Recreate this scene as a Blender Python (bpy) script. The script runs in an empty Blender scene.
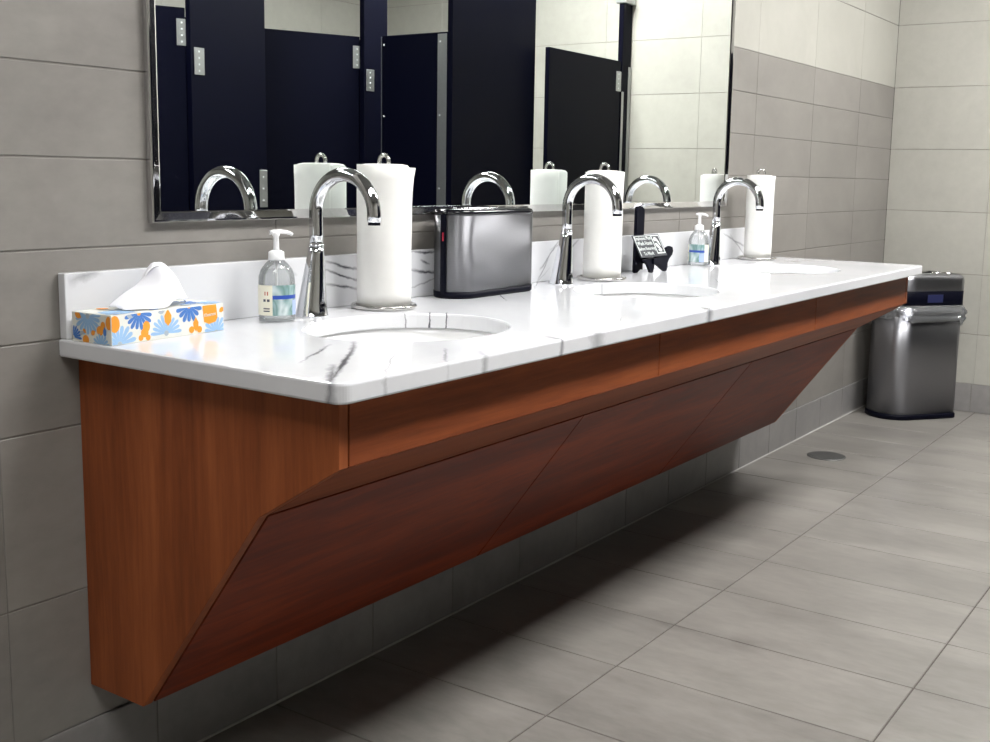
import bpy, bmesh, math, random
from mathutils import Vector, Matrix
random.seed(7)
S = bpy.context.scene
COL = S.collection
PI = math.pi

# ------------------------------------------------------------------ materials
def lin(c):
    return tuple(((v / 12.92) if v <= .04045 else ((v + .055) / 1.055) ** 2.4) for v in [x / 255 for x in c]) + (1,)

class NT:
    """small helper round a material's node tree"""
    def __init__(s, name):
        s.m = bpy.data.materials.new(name); s.m.use_nodes = True
        s.t = s.m.node_tree; s.n = s.t.nodes; s.l = s.t.links
        s.b = s.n.get('Principled BSDF'); s.out = s.n.get('Material Output')
    def new(s, typ, **kw):
        n = s.n.new(typ)
        for k, v in kw.items(): setattr(n, k, v)
        return n
    def put(s, sock, v):
        if hasattr(v, 'is_output') or isinstance(v, bpy.types.NodeSocket): s.l.new(v, sock)
        else: sock.default_value = v
    def math(s, op, a, b=0.0, c=None, clamp=False):
        n = s.new('ShaderNodeMath', operation=op, use_clamp=clamp)
        s.put(n.inputs[0], a); s.put(n.inputs[1], b)
        if c is not None: s.put(n.inputs[2], c)
        return n.outputs[0]
    def mix(s, f, a, b, mode='MIX'):
        n = s.new('ShaderNodeMix', data_type='RGBA', blend_type=mode)
        s.put(n.inputs[0], f); s.put(n.inputs[6], a); s.put(n.inputs[7], b)
        return n.outputs[2]
    def coord(s, scale=(1, 1, 1), loc=(0, 0, 0)):
        tc = s.new('ShaderNodeTexCoord'); mp = s.new('ShaderNodeMapping')
        mp.inputs['Scale'].default_value = scale; mp.inputs['Location'].default_value = loc
        s.l.new(tc.outputs['Object'], mp.inputs['Vector']); return mp.outputs[0]
    def noise(s, vec, scale, detail=4, rough=.55, dist=0):
        n = s.new('ShaderNodeTexNoise'); n.inputs['Scale'].default_value = scale
        n.inputs['Detail'].default_value = detail; n.inputs['Roughness'].default_value = rough
        n.inputs['Distortion'].default_value = dist
        s.l.new(vec, n.inputs['Vector']); return n.outputs['Fac']
    def ramp(s, f, stops):
        n = s.new('ShaderNodeValToRGB'); e = n.color_ramp.elements
        while len(e) < len(stops): e.new(.5)
        for el, (p, c) in zip(e, stops): el.position = p; el.color = c
        s.put(n.inputs[0], f); return n.outputs[0]
    def bump(s, h, strength=.1, dist=.002):
        n = s.new('ShaderNodeBump'); n.inputs['Strength'].default_value = strength; n.inputs['Distance'].default_value = dist
        s.l.new(h, n.inputs['Height']); s.l.new(n.outputs[0], s.b.inputs['Normal'])
    def set(s, **kw):
        for k, v in kw.items(): s.put(s.b.inputs[k.replace('_', ' ')], v)
        return s.m

def plain(name, c, rough=.5, metal=0., noise=.04, **kw):
    t = NT(name); v = t.coord()
    f = t.noise(v, 35, 3)
    base = lin(c) if max(c) > 1 else tuple(c) + (1,)
    dark = tuple(x * (1 - noise * 2) for x in base[:3]) + (1,)
    t.set(Base_Color=t.ramp(f, [(.3, dark), (.7, base)]), Roughness=rough, Metallic=metal)
    for k, v in kw.items(): t.b.inputs[k.replace('_', ' ')].default_value = v
    return t.m

def tile_mat(name, c_lo, c_hi, stretch, rough=.45, var=.10, cloud=3.0):
    t = NT(name); v = t.coord(stretch)
    a = t.noise(v, cloud, 6, .6, .4); b = t.noise(v, cloud * 7, 4, .6)
    m = t.math('MULTIPLY_ADD', b, .35, t.math('MULTIPLY', a, .65))
    col = t.ramp(m, [(.33, lin(c_lo)), (.66, lin(c_hi))])
    at = t.new('ShaderNodeAttribute', attribute_name='tint')
    g = t.math('MULTIPLY_ADD', at.outputs['Fac'], var, 1 - var / 2)
    cc = t.new('ShaderNodeCombineColor')
    for i in range(3): t.l.new(g, cc.inputs[i])
    t.set(Base_Color=t.mix(1.0, col, cc.outputs[0], 'MULTIPLY'), Roughness=t.math('MULTIPLY_ADD', b, .18, rough - .09))
    t.bump(b, .05, .001)
    return t.m

def wood_mat(name, grain, cols=((110, 56, 30), (140, 75, 41), (164, 92, 52))):
    # grain: mapping scale, small along the grain
    t = NT(name); v = t.coord(grain)
    a = t.noise(v, 3.2, 5, .6, .6); b = t.noise(v, 16, 5, .65, .3)
    g = t.noise(v, .9, 2, .5, .8)
    m = t.math('MULTIPLY_ADD', g, .35, t.math('MULTIPLY_ADD', b, .28, t.math('MULTIPLY', a, .37)))
    col = t.ramp(m, [(.36, lin(cols[0])), (.5, lin(cols[1])), (.64, lin(cols[2]))])
    t.set(Base_Color=col, Roughness=t.math('MULTIPLY_ADD', b, .12, .42))
    t.b.inputs['Specular IOR Level'].default_value = .22
    t.bump(b, .05, .001)
    return t.m

def quartz_mat():
    t = NT('white_veined_quartz'); v = t.coord()
    cloud = t.noise(v, 2.5, 5, .6, .5)
    base = t.ramp(cloud, [(.35, lin((208, 209, 213))), (.7, lin((221, 221, 224)))])
    sep = t.new('ShaderNodeSeparateXYZ'); t.l.new(v, sep.inputs[0])
    x, y, z = sep.outputs
    n1 = t.math('SUBTRACT', t.noise(v, 9, 6, .7), .5)
    n2 = t.noise(v, 60, 3, .6)
    n3 = t.noise(v, 14, 3, .5)
    total = None
    # (x, y', direction angle deg, half length, half width, strength); y' runs down the back upstand too: y' = y - (z above top)
    yy = t.math('SUBTRACT', y, t.math('MAXIMUM', t.math('SUBTRACT', z, .842), 0.0))
    yy = t.math('ADD', t.math('MULTIPLY', yy, 1.0), t.math('MULTIPLY', t.math('MAXIMUM', t.math('SUBTRACT', z, .842), 0.0), 2.0))
    V = [(1.245, -.525, 38, .23, .0075, 1.2), (1.16, -.585, 44, .09, .010, .9), (1.28, -.430, 30, .10, .0045, .9), (1.31, -.565, 36, .18, .0035, .55), (1.40, -.60, 40, .08, .004, .5),
         (1.803, -.238, 40, .03, .0030, 1.2), (1.822, -.268, 34, .03, .0026, 1.2), (1.770, -.204, 50, .03, .0022, .9), (2.65, -.166, 120, .04, .006, .6),
         (1.675, -.650, 70, .05, .008, .7), (1.80, -.650, 60, .05, .034, .45), (2.295, -.650, 60, .05, .018, .7), (1.44, -.650, 50, .06, .010, .4), (1.97, -.60, 24, .07, .0025, .5),
         (2.17, -.17, 40, .08, .0035, .6), (2.38, -.34, 35, .10, .003, .5), (2.48, -.06, 30, .15, .003, .5), (2.47, -.39, 22, .13, .003, .45), (3.43, -.45, 60, .08, .004, .4), (2.9, -.40, 30, .15, .003, .35),
         (1.782, .0665, 168, .06, .0045, 1.0), (1.779, .0455, 166, .065, .004, 1.0), (1.775, .0215, 173, .055, .0045, 1.0), (1.60, .075, 150, .05, .004, .6),
         (2.058, .0815, 176, .06, .005, 1.0), (2.06, .060, 160, .02, .004, .8), (2.058, .0375, 173, .06, .0055, 1.0), (2.06, .010, 10, .06, .003, .6), (2.608, .0535, 39, .07, .005, .8), (2.697, .0495, 30, .08, .005, .7), (2.58, .02, 50, .06, .004, .6), (2.66, .078, 15, .06, .005, .6),
         (3.868, .0415, 165, .12, .006, .7), (3.90, .020, 150, .10, .004, .6), (1.150, .0835, 12, .035, .014, .5)]
    for (px, py, ang, hl, hw, st) in V:
        c, s_ = math.cos(math.radians(ang)), math.sin(math.radians(ang))
        dx = t.math('SUBTRACT', x, px); dy = t.math('SUBTRACT', yy, py)
        al = t.math('MULTIPLY_ADD', dy, s_, t.math('MULTIPLY', dx, c))
        pe = t.math('MULTIPLY_ADD', dy, c, t.math('MULTIPLY', dx, -s_))
        pe = t.math('ABSOLUTE', t.math('MULTIPLY_ADD', n1, .028, pe))
        lm = t.math('SUBTRACT', 1.0, t.math('DIVIDE', t.math('ABSOLUTE', al), hl), clamp=True)
        w = t.math('MULTIPLY', t.math('MULTIPLY_ADD', n2, 1.6, .15), hw)
        k = t.math('SUBTRACT', 1.0, t.math('DIVIDE', pe, w), clamp=True)
        k = t.math('MULTIPLY', t.math('MULTIPLY', k, t.math('POWER', lm, .5)), st)
        total = k if total is None else t.math('MAXIMUM', total, k)
    total = t.math('MULTIPLY', total, t.math('MULTIPLY_ADD', n3, 1.2, .45), clamp=True)
    t.set(Base_Color=t.mix(total, base, lin((70, 70, 78))), Roughness=.07)
    t.b.inputs['Coat Weight'].default_value = .0
    return t.m

def clear_mat(name, tint, alpha, rough=.05, fres=1.0):
    """thin clear plastic: see-through with a gloss at grazing angles"""
    t = NT(name); t.n.remove(t.b)
    tr = t.new('ShaderNodeBsdfTransparent'); tr.inputs[0].default_value = tuple(tint) + (1,)
    gl = t.new('ShaderNodeBsdfGlossy'); gl.inputs['Roughness'].default_value = rough
    df = t.new('ShaderNodeBsdfDiffuse'); df.inputs[0].default_value = (.85, .87, .88, 1)
    fr = t.new('ShaderNodeFresnel'); fr.inputs[0].default_value = 1.48
    m1 = t.new('ShaderNodeMixShader'); m1.inputs[0].default_value = alpha
    t.l.new(tr.outputs[0], m1.inputs[1]); t.l.new(df.outputs[0], m1.inputs[2])
    m2 = t.new('ShaderNodeMixShader'); t.l.new(t.math('MULTIPLY', fr.outputs[0], fres, clamp=True), m2.inputs[0])
    t.l.new(m1.outputs[0], m2.inputs[1]); t.l.new(gl.outputs[0], m2.inputs[2])
    t.l.new(m2.outputs[0], t.out.inputs[0]); return t.m

def steel_mat(name, c, rough, stretch=(1, 1, 1), scale=60, aniso=.0):
    t = NT(name); v = t.coord(stretch); f = t.noise(v, scale, 3)
    lo = tuple(x * .92 for x in c) + (1,); hi = tuple(c) + (1,)
    t.set(Base_Color=t.ramp(f, [(.3, lo), (.7, hi)]), Metallic=1.0, Roughness=t.math('MULTIPLY_ADD', f, .08, rough - .04))
    if aniso:
        t.b.inputs['Anisotropic'].default_value = aniso; t.b.inputs['Anisotropic Rotation'].default_value = .25
        tg = t.new('ShaderNodeTangent', direction_type='RADIAL', axis='Z'); t.l.new(tg.outputs[0], t.b.inputs['Tangent'])
    return t.m

def label_mat():
    t = NT('sanitizer_picture'); v = t.coord((14, 14, 10))
    a = t.noise(v, 1.6, 2, .4, 1.2)
    t.set(Base_Color=t.ramp(a, [(.30, lin((214, 222, 224))), (.45, lin((160, 182, 184))), (.56, lin((104, 142, 136))), (.70, lin((196, 208, 222)))]), Roughness=.35)
    return t.m

def emit_mat(name, c, strength):
    t = NT(name); t.set(Base_Color=(.8, .8, .8, 1), Emission_Color=tuple(c) + (1,), Emission_Strength=strength); return t.m

M = {}
M['tile_grey'] = tile_mat('grey_wall_tile', (121, 117, 113), (137, 133, 128), (1, 1, 1.6), .42)
M['tile_light'] = tile_mat('pale_wall_tile', (162, 160, 152), (174, 172, 164), (1, 1, 1), .40, .05)
M['tile_base'] = tile_mat('grey_base_tile', (118, 116, 116), (142, 139, 137), (1, 1, 1), .40)
M['tile_floor'] = tile_mat('grey_floor_tile', (106, 103, 99), (137, 133, 128), (2.4, .9, 1), .32, .09, 2.4)
M['grout_wall'] = plain('wall_grout', (128, 124, 119), .9)
M['grout_pale'] = plain('pale_wall_grout', (146, 143, 136), .9)
M['caulk'] = plain('pale_caulk', (190, 188, 184), .6)
M['grout_floor'] = plain('floor_grout', (84, 78, 74), .9)
M['paint_white'] = plain('white_ceiling_paint', (150, 150, 148), .8)
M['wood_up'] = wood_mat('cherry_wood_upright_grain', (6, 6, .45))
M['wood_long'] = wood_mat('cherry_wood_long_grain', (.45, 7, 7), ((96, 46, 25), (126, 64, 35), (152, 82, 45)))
M['wood_slope_shaded'] = wood_mat('cherry_wood_slope_shaded', (.45, 4, 4), ((76, 27, 16), (108, 42, 22), (146, 64, 31)))  # same cherry wood; shade under the counter is put into this darker, redder ramp
M['gap'] = plain('gap_shade_black', (9, 6, 5), .95)  # carcass coloured near-black, painting in the shade seen through the panel seams
M['quartz'] = quartz_mat()
M['porcelain'] = plain('white_porcelain', (238, 238, 238), .12, 0, .01)
M['chrome'] = steel_mat('polished_chrome', (.78, .79, .82), .06)
M['steel_polish'] = steel_mat('polished_steel', (.72, .72, .73), .06)
M['steel_brush'] = steel_mat('brushed_steel', (.235, .235, .25), .50, (1, 1, 30), 40, .92)
M['steel_can'] = steel_mat('brushed_steel_bin', (.30, .30, .32), .36, (1, 1, 30), 40, .8)
M['steel_wire'] = steel_mat('satin_steel', (.55, .54, .52), .25)
M['steel_matte'] = steel_mat('satin_hinge_steel', (.46, .47, .47), .42)
M['screw'] = plain('bright_screw_head', (225, 228, 230), .4)
t_ = NT('mirror_silver'); t_.set(Base_Color=(.89, .93, .915, 1), Metallic=1.0, Roughness=.0)
t_n = t_.noise(t_.coord(), 2.0, 2); t_.put(t_.b.inputs['Roughness'], t_.math('MULTIPLY', t_n, .004)); M['mirror'] = t_.m
M['navy'] = plain('dark_navy_laminate', (3, 4, 19), .5, 0, .05, Specular_IOR_Level=.07)
M['black'] = plain('black_plastic', (5, 6, 20), .5, 0, .04, Specular_IOR_Level=.10)
M['black_gloss'] = plain('black_gloss_plastic', (10, 10, 18), .10)
M['sensor'] = plain('sensor_lens', (6, 6, 12), .05)
M['red'] = plain('red_plastic', (170, 18, 50), .4)
M['paper'] = plain('white_paper_towel', (226, 225, 222), .9, 0, .015)
M['tissue'] = plain('white_tissue', (232, 232, 238), .85, 0, .01)
M['card_white'] = plain('box_white_card', (226, 226, 218), .5)
M['card_lblue'] = plain('print_pale_blue', (150, 186, 222), .5)
M['card_blue'] = plain('print_blue', (74, 122, 192), .5)
M['card_orange'] = plain('print_orange', (238, 152, 44), .5)
M['card_grey'] = plain('print_grey', (170, 180, 190), .5)
M['white_plastic'] = plain('white_plastic', (236, 236, 238), .35, 0, .02)
M['clear'] = clear_mat('clear_bottle_plastic', (.985, .99, .99), .05, .04, .8)
M['gel'] = clear_mat('clear_gel', (.975, .985, .985), .16, .1, .3)
M['liner'] = clear_mat('clear_bin_liner', (.93, .94, .96), .10, .14, 1.9)
M['lbl_cream'] = plain('label_cream', (236, 232, 212), .45)
M['lbl_pic'] = label_mat()
M['lbl_blue'] = plain('label_blue_band', (36, 74, 172), .4)
M['lbl_lav'] = plain('label_lavender', (168, 186, 226), .45)
M['lbl_ink'] = plain('label_ink', (70, 72, 84), .5)
M['lbl_red'] = plain('label_red', (190, 110, 90), .5)
M['sign_black'] = plain('sign_black', (28, 32, 42), .4)
M['sign_white'] = plain('sign_white', (222, 228, 226), .5)
M['drain'] = steel_mat('dull_drain_steel', (.20, .20, .20), .5)
M['lamp'] = emit_mat('lamp_diffuser', (1.0, .995, .975), 45.0)
M['lamp_far'] = emit_mat('lamp_diffuser_bright', (1.0, .995, .975), 58.0)
M['lamp_low'] = emit_mat('lamp_diffuser_dim', (1.0, .99, .97), 24.0)
M['sticker'] = plain('dark_blue_sticker', (34, 38, 74), .35)

# ------------------------------------------------------------------ geometry helpers
class B:
    """collects shapes with material slots, builds ONE mesh object"""
    def __init__(s): s.bm = bmesh.new(); s.mats = []
    def mi(s, m):
        if m not in s.mats: s.mats.append(m)
        return s.mats.index(m)
    def _merge(s, b2, m, smooth):
        i = s.mi(m)
        for f in b2.faces: f.material_index = i; f.smooth = smooth and len(f.verts) <= 4
        me = bpy.data.meshes.new('tmp'); b2.to_mesh(me); b2.free(); s.bm.from_mesh(me); bpy.data.meshes.remove(me)
    def box(s, lo, hi, m, bev=0., seg=2, smooth=False, mat=None):
        b = bmesh.new(); bmesh.ops.create_cube(b, size=1)
        lo, hi = Vector(lo), Vector(hi); c = (lo + hi) / 2; d = hi - lo
        for v in b.verts: v.co = Vector((v.co.x * d.x, v.co.y * d.y, v.co.z * d.z)) + c
        if bev: bmesh.ops.bevel(b, geom=b.edges[:], offset=bev, segments=seg, profile=.5, affect='EDGES')
        if mat is not None: b.transform(mat)
        s._merge(b, m, smooth); return s
    def prism(s, pts, vec, m, bev=0., seg=2, smooth=False):
        """extrude a planar polygon by vec"""
        b = bmesh.new(); vs = [b.verts.new(p) for p in pts]; f = b.faces.new(vs)
        r = bmesh.ops.extrude_face_region(b, geom=[f]); nv = [e for e in r['geom'] if isinstance(e, bmesh.types.BMVert)]
        bmesh.ops.translate(b, verts=nv, vec=Vector(vec)); bmesh.ops.recalc_face_normals(b, faces=b.faces[:])
        if bev: bmesh.ops.bevel(b, geom=b.edges[:], offset=bev, segments=seg, profile=.5, affect='EDGES')
        s._merge(b, m, smooth); return s
    def loft(s, rings, m, cap0=True, cap1=True, closed=True, smooth=True):
        b = bmesh.new(); R = [[b.verts.new(p) for p in r] for r in rings]; n = len(rings[0])
        for a, c in zip(R, R[1:]):
            for i in range(n if closed else n - 1):
                j = (i + 1) % n
                try: b.faces.new((a[i], a[j], c[j], c[i]))
                except ValueError: pass
        if closed and cap0: b.faces.new(R[0][::-1])
        if closed and cap1: b.faces.new(R[-1])
        if closed: bmesh.ops.recalc_face_normals(b, faces=b.faces[:])
        s._merge(b, m, smooth); return s
    def lathe(s, prof, c, m, n=40, sx=1., sy=1., cap0=True, cap1=True):
        rings = [[(c[0] + r * sx * math.cos(2 * PI * i / n), c[1] + r * sy * math.sin(2 * PI * i / n), c[2] + z) for i in range(n)] for r, z in prof]
        return s.loft(rings, m, cap0, cap1)
    def tube(s, path, rad, m, n=16, closed=False):
        P = [Vector(p) for p in path]; rings = []; N = len(P); prev = None
        for i, p in enumerate(P):
            if closed: d = P[(i + 1) % N] - P[i - 1]
            else: d = P[min(i + 1, N - 1)] - P[max(i - 1, 0)]
            d.normalize()
            if prev is None:
                up = Vector((0, 0, 1)) if abs(d.z) < .9 else Vector((1, 0, 0)); a = d.cross(up).normalized()
            else: a = (prev - d * prev.dot(d)).normalized()
            prev = a; b_ = d.cross(a); r = rad[i] if isinstance(rad, (list, tuple)) else rad
            rings.append([p + a * r * math.cos(2 * PI * k / n) + b_ * r * math.sin(2 * PI * k / n) for k in range(n)])
        if closed: rings.append(rings[0])
        return s.loft(rings, m, not closed, not closed)
    def poly(s, pts, m):
        i = s.mi(m); f = s.bm.faces.new([s.bm.verts.new(p) for p in pts]); f.material_index = i; return s
    def build(s, name, parent=None, loc=None, auto=None, mods=None):
        me = bpy.data.meshes.new(name)
        loc = Vector(loc) if loc is not None else None
        if loc is not None: bmesh.ops.translate(s.bm, verts=s.bm.verts[:], vec=-loc)
        s.bm.to_mesh(me); s.bm.free()
        for m in s.mats: me.materials.append(m)
        o = bpy.data.objects.new(name, me); COL.objects.link(o)
        if loc is not None: o.location = loc
        if parent is not None: o.parent = parent
        if auto:
            try:
                for p in me.polygons: p.use_smooth = True
                me.set_sharp_from_angle(angle=math.radians(auto))
            except Exception: pass
        return o

def tag(o, label, cat, group=None):
    o['label'] = label; o['category'] = cat
    if group: o['group'] = group
    return o
def thing(name, label, cat, loc, group=None, rz=0.):
    o = bpy.data.objects.new(name, None); COL.objects.link(o); o.location = loc; o.rotation_euler = (0, 0, rz)
    o.empty_display_size = .05
    return tag(o, label, cat, group)
def struct(o, label=None, cat=None):
    o['kind'] = 'structure'
    if label: o['label'] = label
    if cat: o['category'] = cat
    return o
def copy_thing(o, loc):
    """a thing with copies of its parts and their sub-parts"""
    def rec(src, par):
        c = src.copy(); COL.objects.link(c)
        if par is not None: c.parent = par
        for ch in list(src.children): rec(ch, c)
        return c
    c = rec(o, None); c.location = loc; return c

# ------------------------------------------------------------------ setting: tiled walls and floor as real tiles on a grout bed
def tiles(name, org, U, V, N, us, rows, grout, label, cat, gap=.0028, thick=.002, gapu=.0014):
    """us: joint positions along U; rows: (v0, v1, material). Tiles stand `thick` proud of the grout bed, front face through org."""
    b = B(); org, U, V, N = map(Vector, (org, U, V, N)); gi = b.mi(grout)
    lay = b.bm.loops.layers.color.new('tint')
    def quad(pts, mi, tint):
        f = b.bm.faces.new([b.bm.verts.new(p) for p in pts]); f.material_index = mi
        for l in f.loops: l[lay] = (tint, tint, tint, 1)
    P = lambda u, v, d: org + U * u + V * v + N * d
    v_lo, v_hi = rows[0][0], rows[-1][1]
    quad([P(us[0], v_lo, -.002), P(us[-1], v_lo, -.002), P(us[-1], v_hi, -.002), P(us[0], v_hi, -.002)], gi, .5)
    quad([P(us[0], v_lo, -.06), P(us[0], v_hi, -.06), P(us[-1], v_hi, -.06), P(us[-1], v_lo, -.06)], gi, .5)
    g = gap / 2; gu = gapu / 2; c = .0010
    for v0, v1, m in rows:
        mi = b.mi(m)
        for u0, u1 in zip(us, us[1:]):
            a0, a1, b0, b1 = u0 + gu, u1 - gu, v0 + g, v1 - g
            if a1 - a0 < .005: continue
            t = random.random()
            o = [P(a0, b0, -thick), P(a1, b0, -thick), P(a1, b1, -thick), P(a0, b1, -thick)]
            k = [P(a0, b0, -c), P(a1, b0, -c), P(a1, b1, -c), P(a0, b1, -c)]
            q = [P(a0 + c, b0 + c, 0), P(a1 - c, b0 + c, 0), P(a1 - c, b1 - c, 0), P(a0 + c, b1 - c, 0)]
            quad(q, mi, t)
            for i in range(4):
                j = (i + 1) % 4; quad([k[i], k[j], q[j], q[i]], mi, t); quad([o[i], o[j], k[j], k[i]], mi, t)
    bmesh.ops.recalc_face_normals(b.bm, faces=[])
    o = b.build(name); struct(o, label, cat); return o

def joints(lo, hi, x0, step):
    k = math.ceil((lo - x0) / step); r = [lo]
    while x0 + k * step < hi - .01:
        if x0 + k * step > lo + .01: r.append(x0 + k * step)
        k += 1
    return r + [hi]
XC, XN, YB, ZC = 5.8116, -2.4, -3.47, 2.74
G, L = M['tile_grey'], M['tile_light']
ZR = [.1413, .3903, .6858, .8382, .9906, 1.143, 1.2954, 1.4478, 1.6002]
rowsL = [(a, b_, G) for a, b_ in zip(ZR, ZR[1:])] + [(a, min(a + .3048, ZC), L) for a in (1.6002, 1.905, 2.2098, 2.5146)]
ZL = [.1413, .3903, .6858, .9906, 1.2954, 1.6002, 1.905, 2.2098, 2.5146, ZC]
rowsR = [(a, b_, L) for a, b_ in zip(ZL, ZL[1:])]
tiles('wall_left', (0, 0, 0), (1, 0, 0), (0, 0, 1), (0, -1, 0), joints(XN, XC, .994, .6115), rowsL, M['grout_wall'], 'grey tiled wall with pale tiles above, behind the mirror and vanity', 'wall')
tiles('wall_right', (XC, 0, 0), (0, 1, 0), (0, 0, 1), (-1, 0, 0), joints(YB, 0, -.487, .6096), rowsR, M['grout_pale'], 'pale cream tiled wall at the end of the room behind the bin', 'wall')
tiles('wall_back', (0, YB, 0), (1, 0, 0), (0, 0, 1), (0, 1, 0), joints(XN, XC, .4, .6096), rowsR, M['grout_pale'], 'pale tiled wall behind the toilet stalls, seen in the mirror', 'wall')
tiles('wall_front', (XN, 0, 0), (0, 1, 0), (0, 0, 1), (1, 0, 0), joints(YB, 0, -.487, .6096), rowsR, M['grout_pale'], 'pale tiled wall near the viewer', 'wall')
bs = [(0, .1428, M['tile_base'])]
tiles('baseboard_left', (0, -.008, 0), (1, 0, 0), (0, 0, 1), (0, -1, 0), joints(XN, XC, 1.584, .3063), bs, M['grout_wall'], 'grey base tiles under the vanity wall', 'baseboard', thick=.0075, gapu=.0026)
tiles('baseboard_right', (XC - .008, 0, 0), (0, 1, 0), (0, 0, 1), (-1, 0, 0), joints(YB, -.008, -.480, .3048), bs, M['grout_wall'], 'grey base tiles along the end wall', 'baseboard', thick=.0075, gapu=.0026)
fy = [YB, -2.8956, -2.2976, -1.7006, -1.1036, -.504, 0]
FX = joints(XN, XC, 1.878, .3005)
tiles('floor', (0, 0, 0), (1, 0, 0), (0, 1, 0), (0, 0, 1), FX, [(a, b_, M['tile_floor']) for a, b_ in zip(fy, fy[1:])], M['grout_floor'], 'grey stone-look floor tiles laid in straight rows', 'floor', gap=.0040, gapu=.0026)
struct(B().box((XN, -.0135, .0002), (XC - .012, -.0083, .0045), M['caulk'], .002, 2).build('trim_1'), 'thin pale caulk bead where the base tiles meet the floor', 'trim')
struct(B().box((XN, -.0078, .1405), (XC - .009, -.0003, .1432), M['tile_base'], .0008, 1).build('trim_2'), 'slim ledge along the top of the base tiles under the mirror wall', 'trim')
struct(B().box((XN - .06, YB - .06, ZC), (XC + .06, .06, ZC + .06), M['paint_white']).build('ceiling'), 'white ceiling', 'ceiling')

# ------------------------------------------------------------------ ceiling lights
def ceiling_light(x, y, lx, ly, mat, label):
    t = thing('ceiling_light', label, 'light', (x, y, ZC), 'ceiling lights')
    f = B(); hx, hy, w = lx / 2, ly / 2, .025
    for a, c in (((-hx, -hy), (hx, -hy + w)), ((-hx, hy - w), (hx, hy)), ((-hx, -hy + w), (-hx + w, hy - w)), ((hx - w, -hy + w), (hx, hy - w))):
        f.box((a[0], a[1], -.035), (c[0], c[1], 0), M['white_plastic'])
    f.build('frame', t)
    B().box((-hx + w, -hy + w, -.028), (hx - w, hy - w, -.018), mat).build('diffuser', t)
    return t
for x, mat, lb in ((.08, M['lamp_low'], 'ceiling light panel above the near end of the room'), (2.34, M['lamp'], 'ceiling light panel above the middle of the vanity'), (4.6, M['lamp_far'], 'ceiling light panel above the bin end of the room')):
    ceiling_light(x, -1.50, 1.2, .60, mat, lb)

# ------------------------------------------------------------------ vanity
ZT, ZU = .840, .809
VX0, VX1 = 1.1431, 4.0376
PR = [(0, .8085), (-.6103, .8085), (-.6103, .7055), (-.4415, .602), (-.148, .209), (0, .209)]
van = thing('vanity_cabinet', 'long wall-hung cherry wood vanity cabinet with sloped front under white counter', 'cabinet', (VX0, 0, .209))
W = Vector((VX0, 0, .209))
def vpart(b, name): return b.build(name, van) if False else _vp(b, name)
def _vp(b, name):
    bmesh.ops.translate(b.bm, verts=b.bm.verts[:], vec=-W); return b.build(name, van)
ep = [(y if i not in (0, 5) else -.0015, z) for i, (y, z) in enumerate(PR)]
for x in (VX0, VX1 - .019):
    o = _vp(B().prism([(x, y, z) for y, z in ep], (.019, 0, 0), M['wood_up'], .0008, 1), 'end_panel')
# carcass, set back behind the boards
def off(d):
    a = Vector((0, -.4415 + .15, .602 - .214)).normalized()
    return [(-.0015, .808), (-.5903, .808), (-.5903, .7175), (-.428, .6185), (-.428 + .02, .598), (-.135, .231), (-.0015, .231)]
inner = [(-.0135, .808), (-.0135, .241), (-.131, .241), (-.398, .601), (-.408, .622), (-.575, .724), (-.575, .808)]
_vp(B().prism([(VX0 + .0195, y, z) for y, z in off(0)[1:] + [(-.0015, .808)] + inner], (VX1 - VX0 - .039, 0, 0), M['gap']), 'carcass')
x0, dd = VX0 + .021, .9684
edges = [x0, x0 + dd, x0 + 2 * dd, VX1 - .0205]
for a, c in zip(edges, edges[1:]):
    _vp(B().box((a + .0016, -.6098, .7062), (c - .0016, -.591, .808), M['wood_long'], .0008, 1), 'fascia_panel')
# soffit board under the fascia
d1 = Vector((0, -.4415 + .6103, .602 - .7055)).normalized(); n1 = Vector((0, d1.z, -d1.y)); n1 = n1 if n1.z > 0 else -n1
p0 = Vector((x0 + .0006, -.6098, .7056)); p1 = Vector((x0 + .0006, -.4440, .6036))
_vp(B().prism([p0, p1, p1 + n1 * .012, p0 + Vector((0, .019, 0)) + n1 * .003], (edges[-1] - x0 - .0012, 0, 0), M['wood_long']), 'soffit_board')
n2 = Vector((0, .390, .2915)).normalized()
edges2 = [x0, 2.108, 3.062, edges[-1]]
for a, c in zip(edges2, edges2[1:]):
    q0 = Vector((a + .0020, -.4400, .5992)); q1 = Vector((a + .0020, -.1485, .2093))
    _vp(B().prism([q0, q1, q1 + n2 * .016, q0 + n2 * .016], (c - a - .0040, 0, 0), M['wood_slope_shaded'], .0008, 1), 'sloped_panel')

# countertop with three oval cut-outs, made from a filled 2D curve
SINK = [(1.627, -.335), (2.584, -.335), (3.540, -.335)]; SA, SB = .212, .180
CX0, CX1, CY = 1.1082, 4.085, -.6476
top = thing('countertop', 'white quartz countertop with grey veins over the wooden vanity', 'countertop', (CX0, 0, ZU))
cu = bpy.data.curves.new('slab', 'CURVE'); cu.dimensions = '2D'; cu.fill_mode = 'BOTH'
cu.bevel_depth = .004; cu.bevel_resolution = 1; cu.extrude = (ZT - ZU) / 2 - .004; cu.offset = -.004
def spline(pts):
    s = cu.splines.new('POLY'); s.points.add(len(pts) - 1); s.use_cyclic_u = True
    for p, q in zip(s.points, pts): p.co = (q[0], q[1], 0, 1)
def arc(cx, cy, r, a0, a1, n=8): return [(cx + r * math.cos(a0 + (a1 - a0) * i / n), cy + r * math.sin(a0 + (a1 - a0) * i / n)) for i in range(n + 1)]
spline([(CX0, -.0015), *arc(CX0 + .022, CY + .022, .022, PI, 1.5 * PI), *arc(CX1 - .02, CY + .02, .02, 1.5 * PI, 2 * PI), (CX1, -.0015)])
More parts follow.
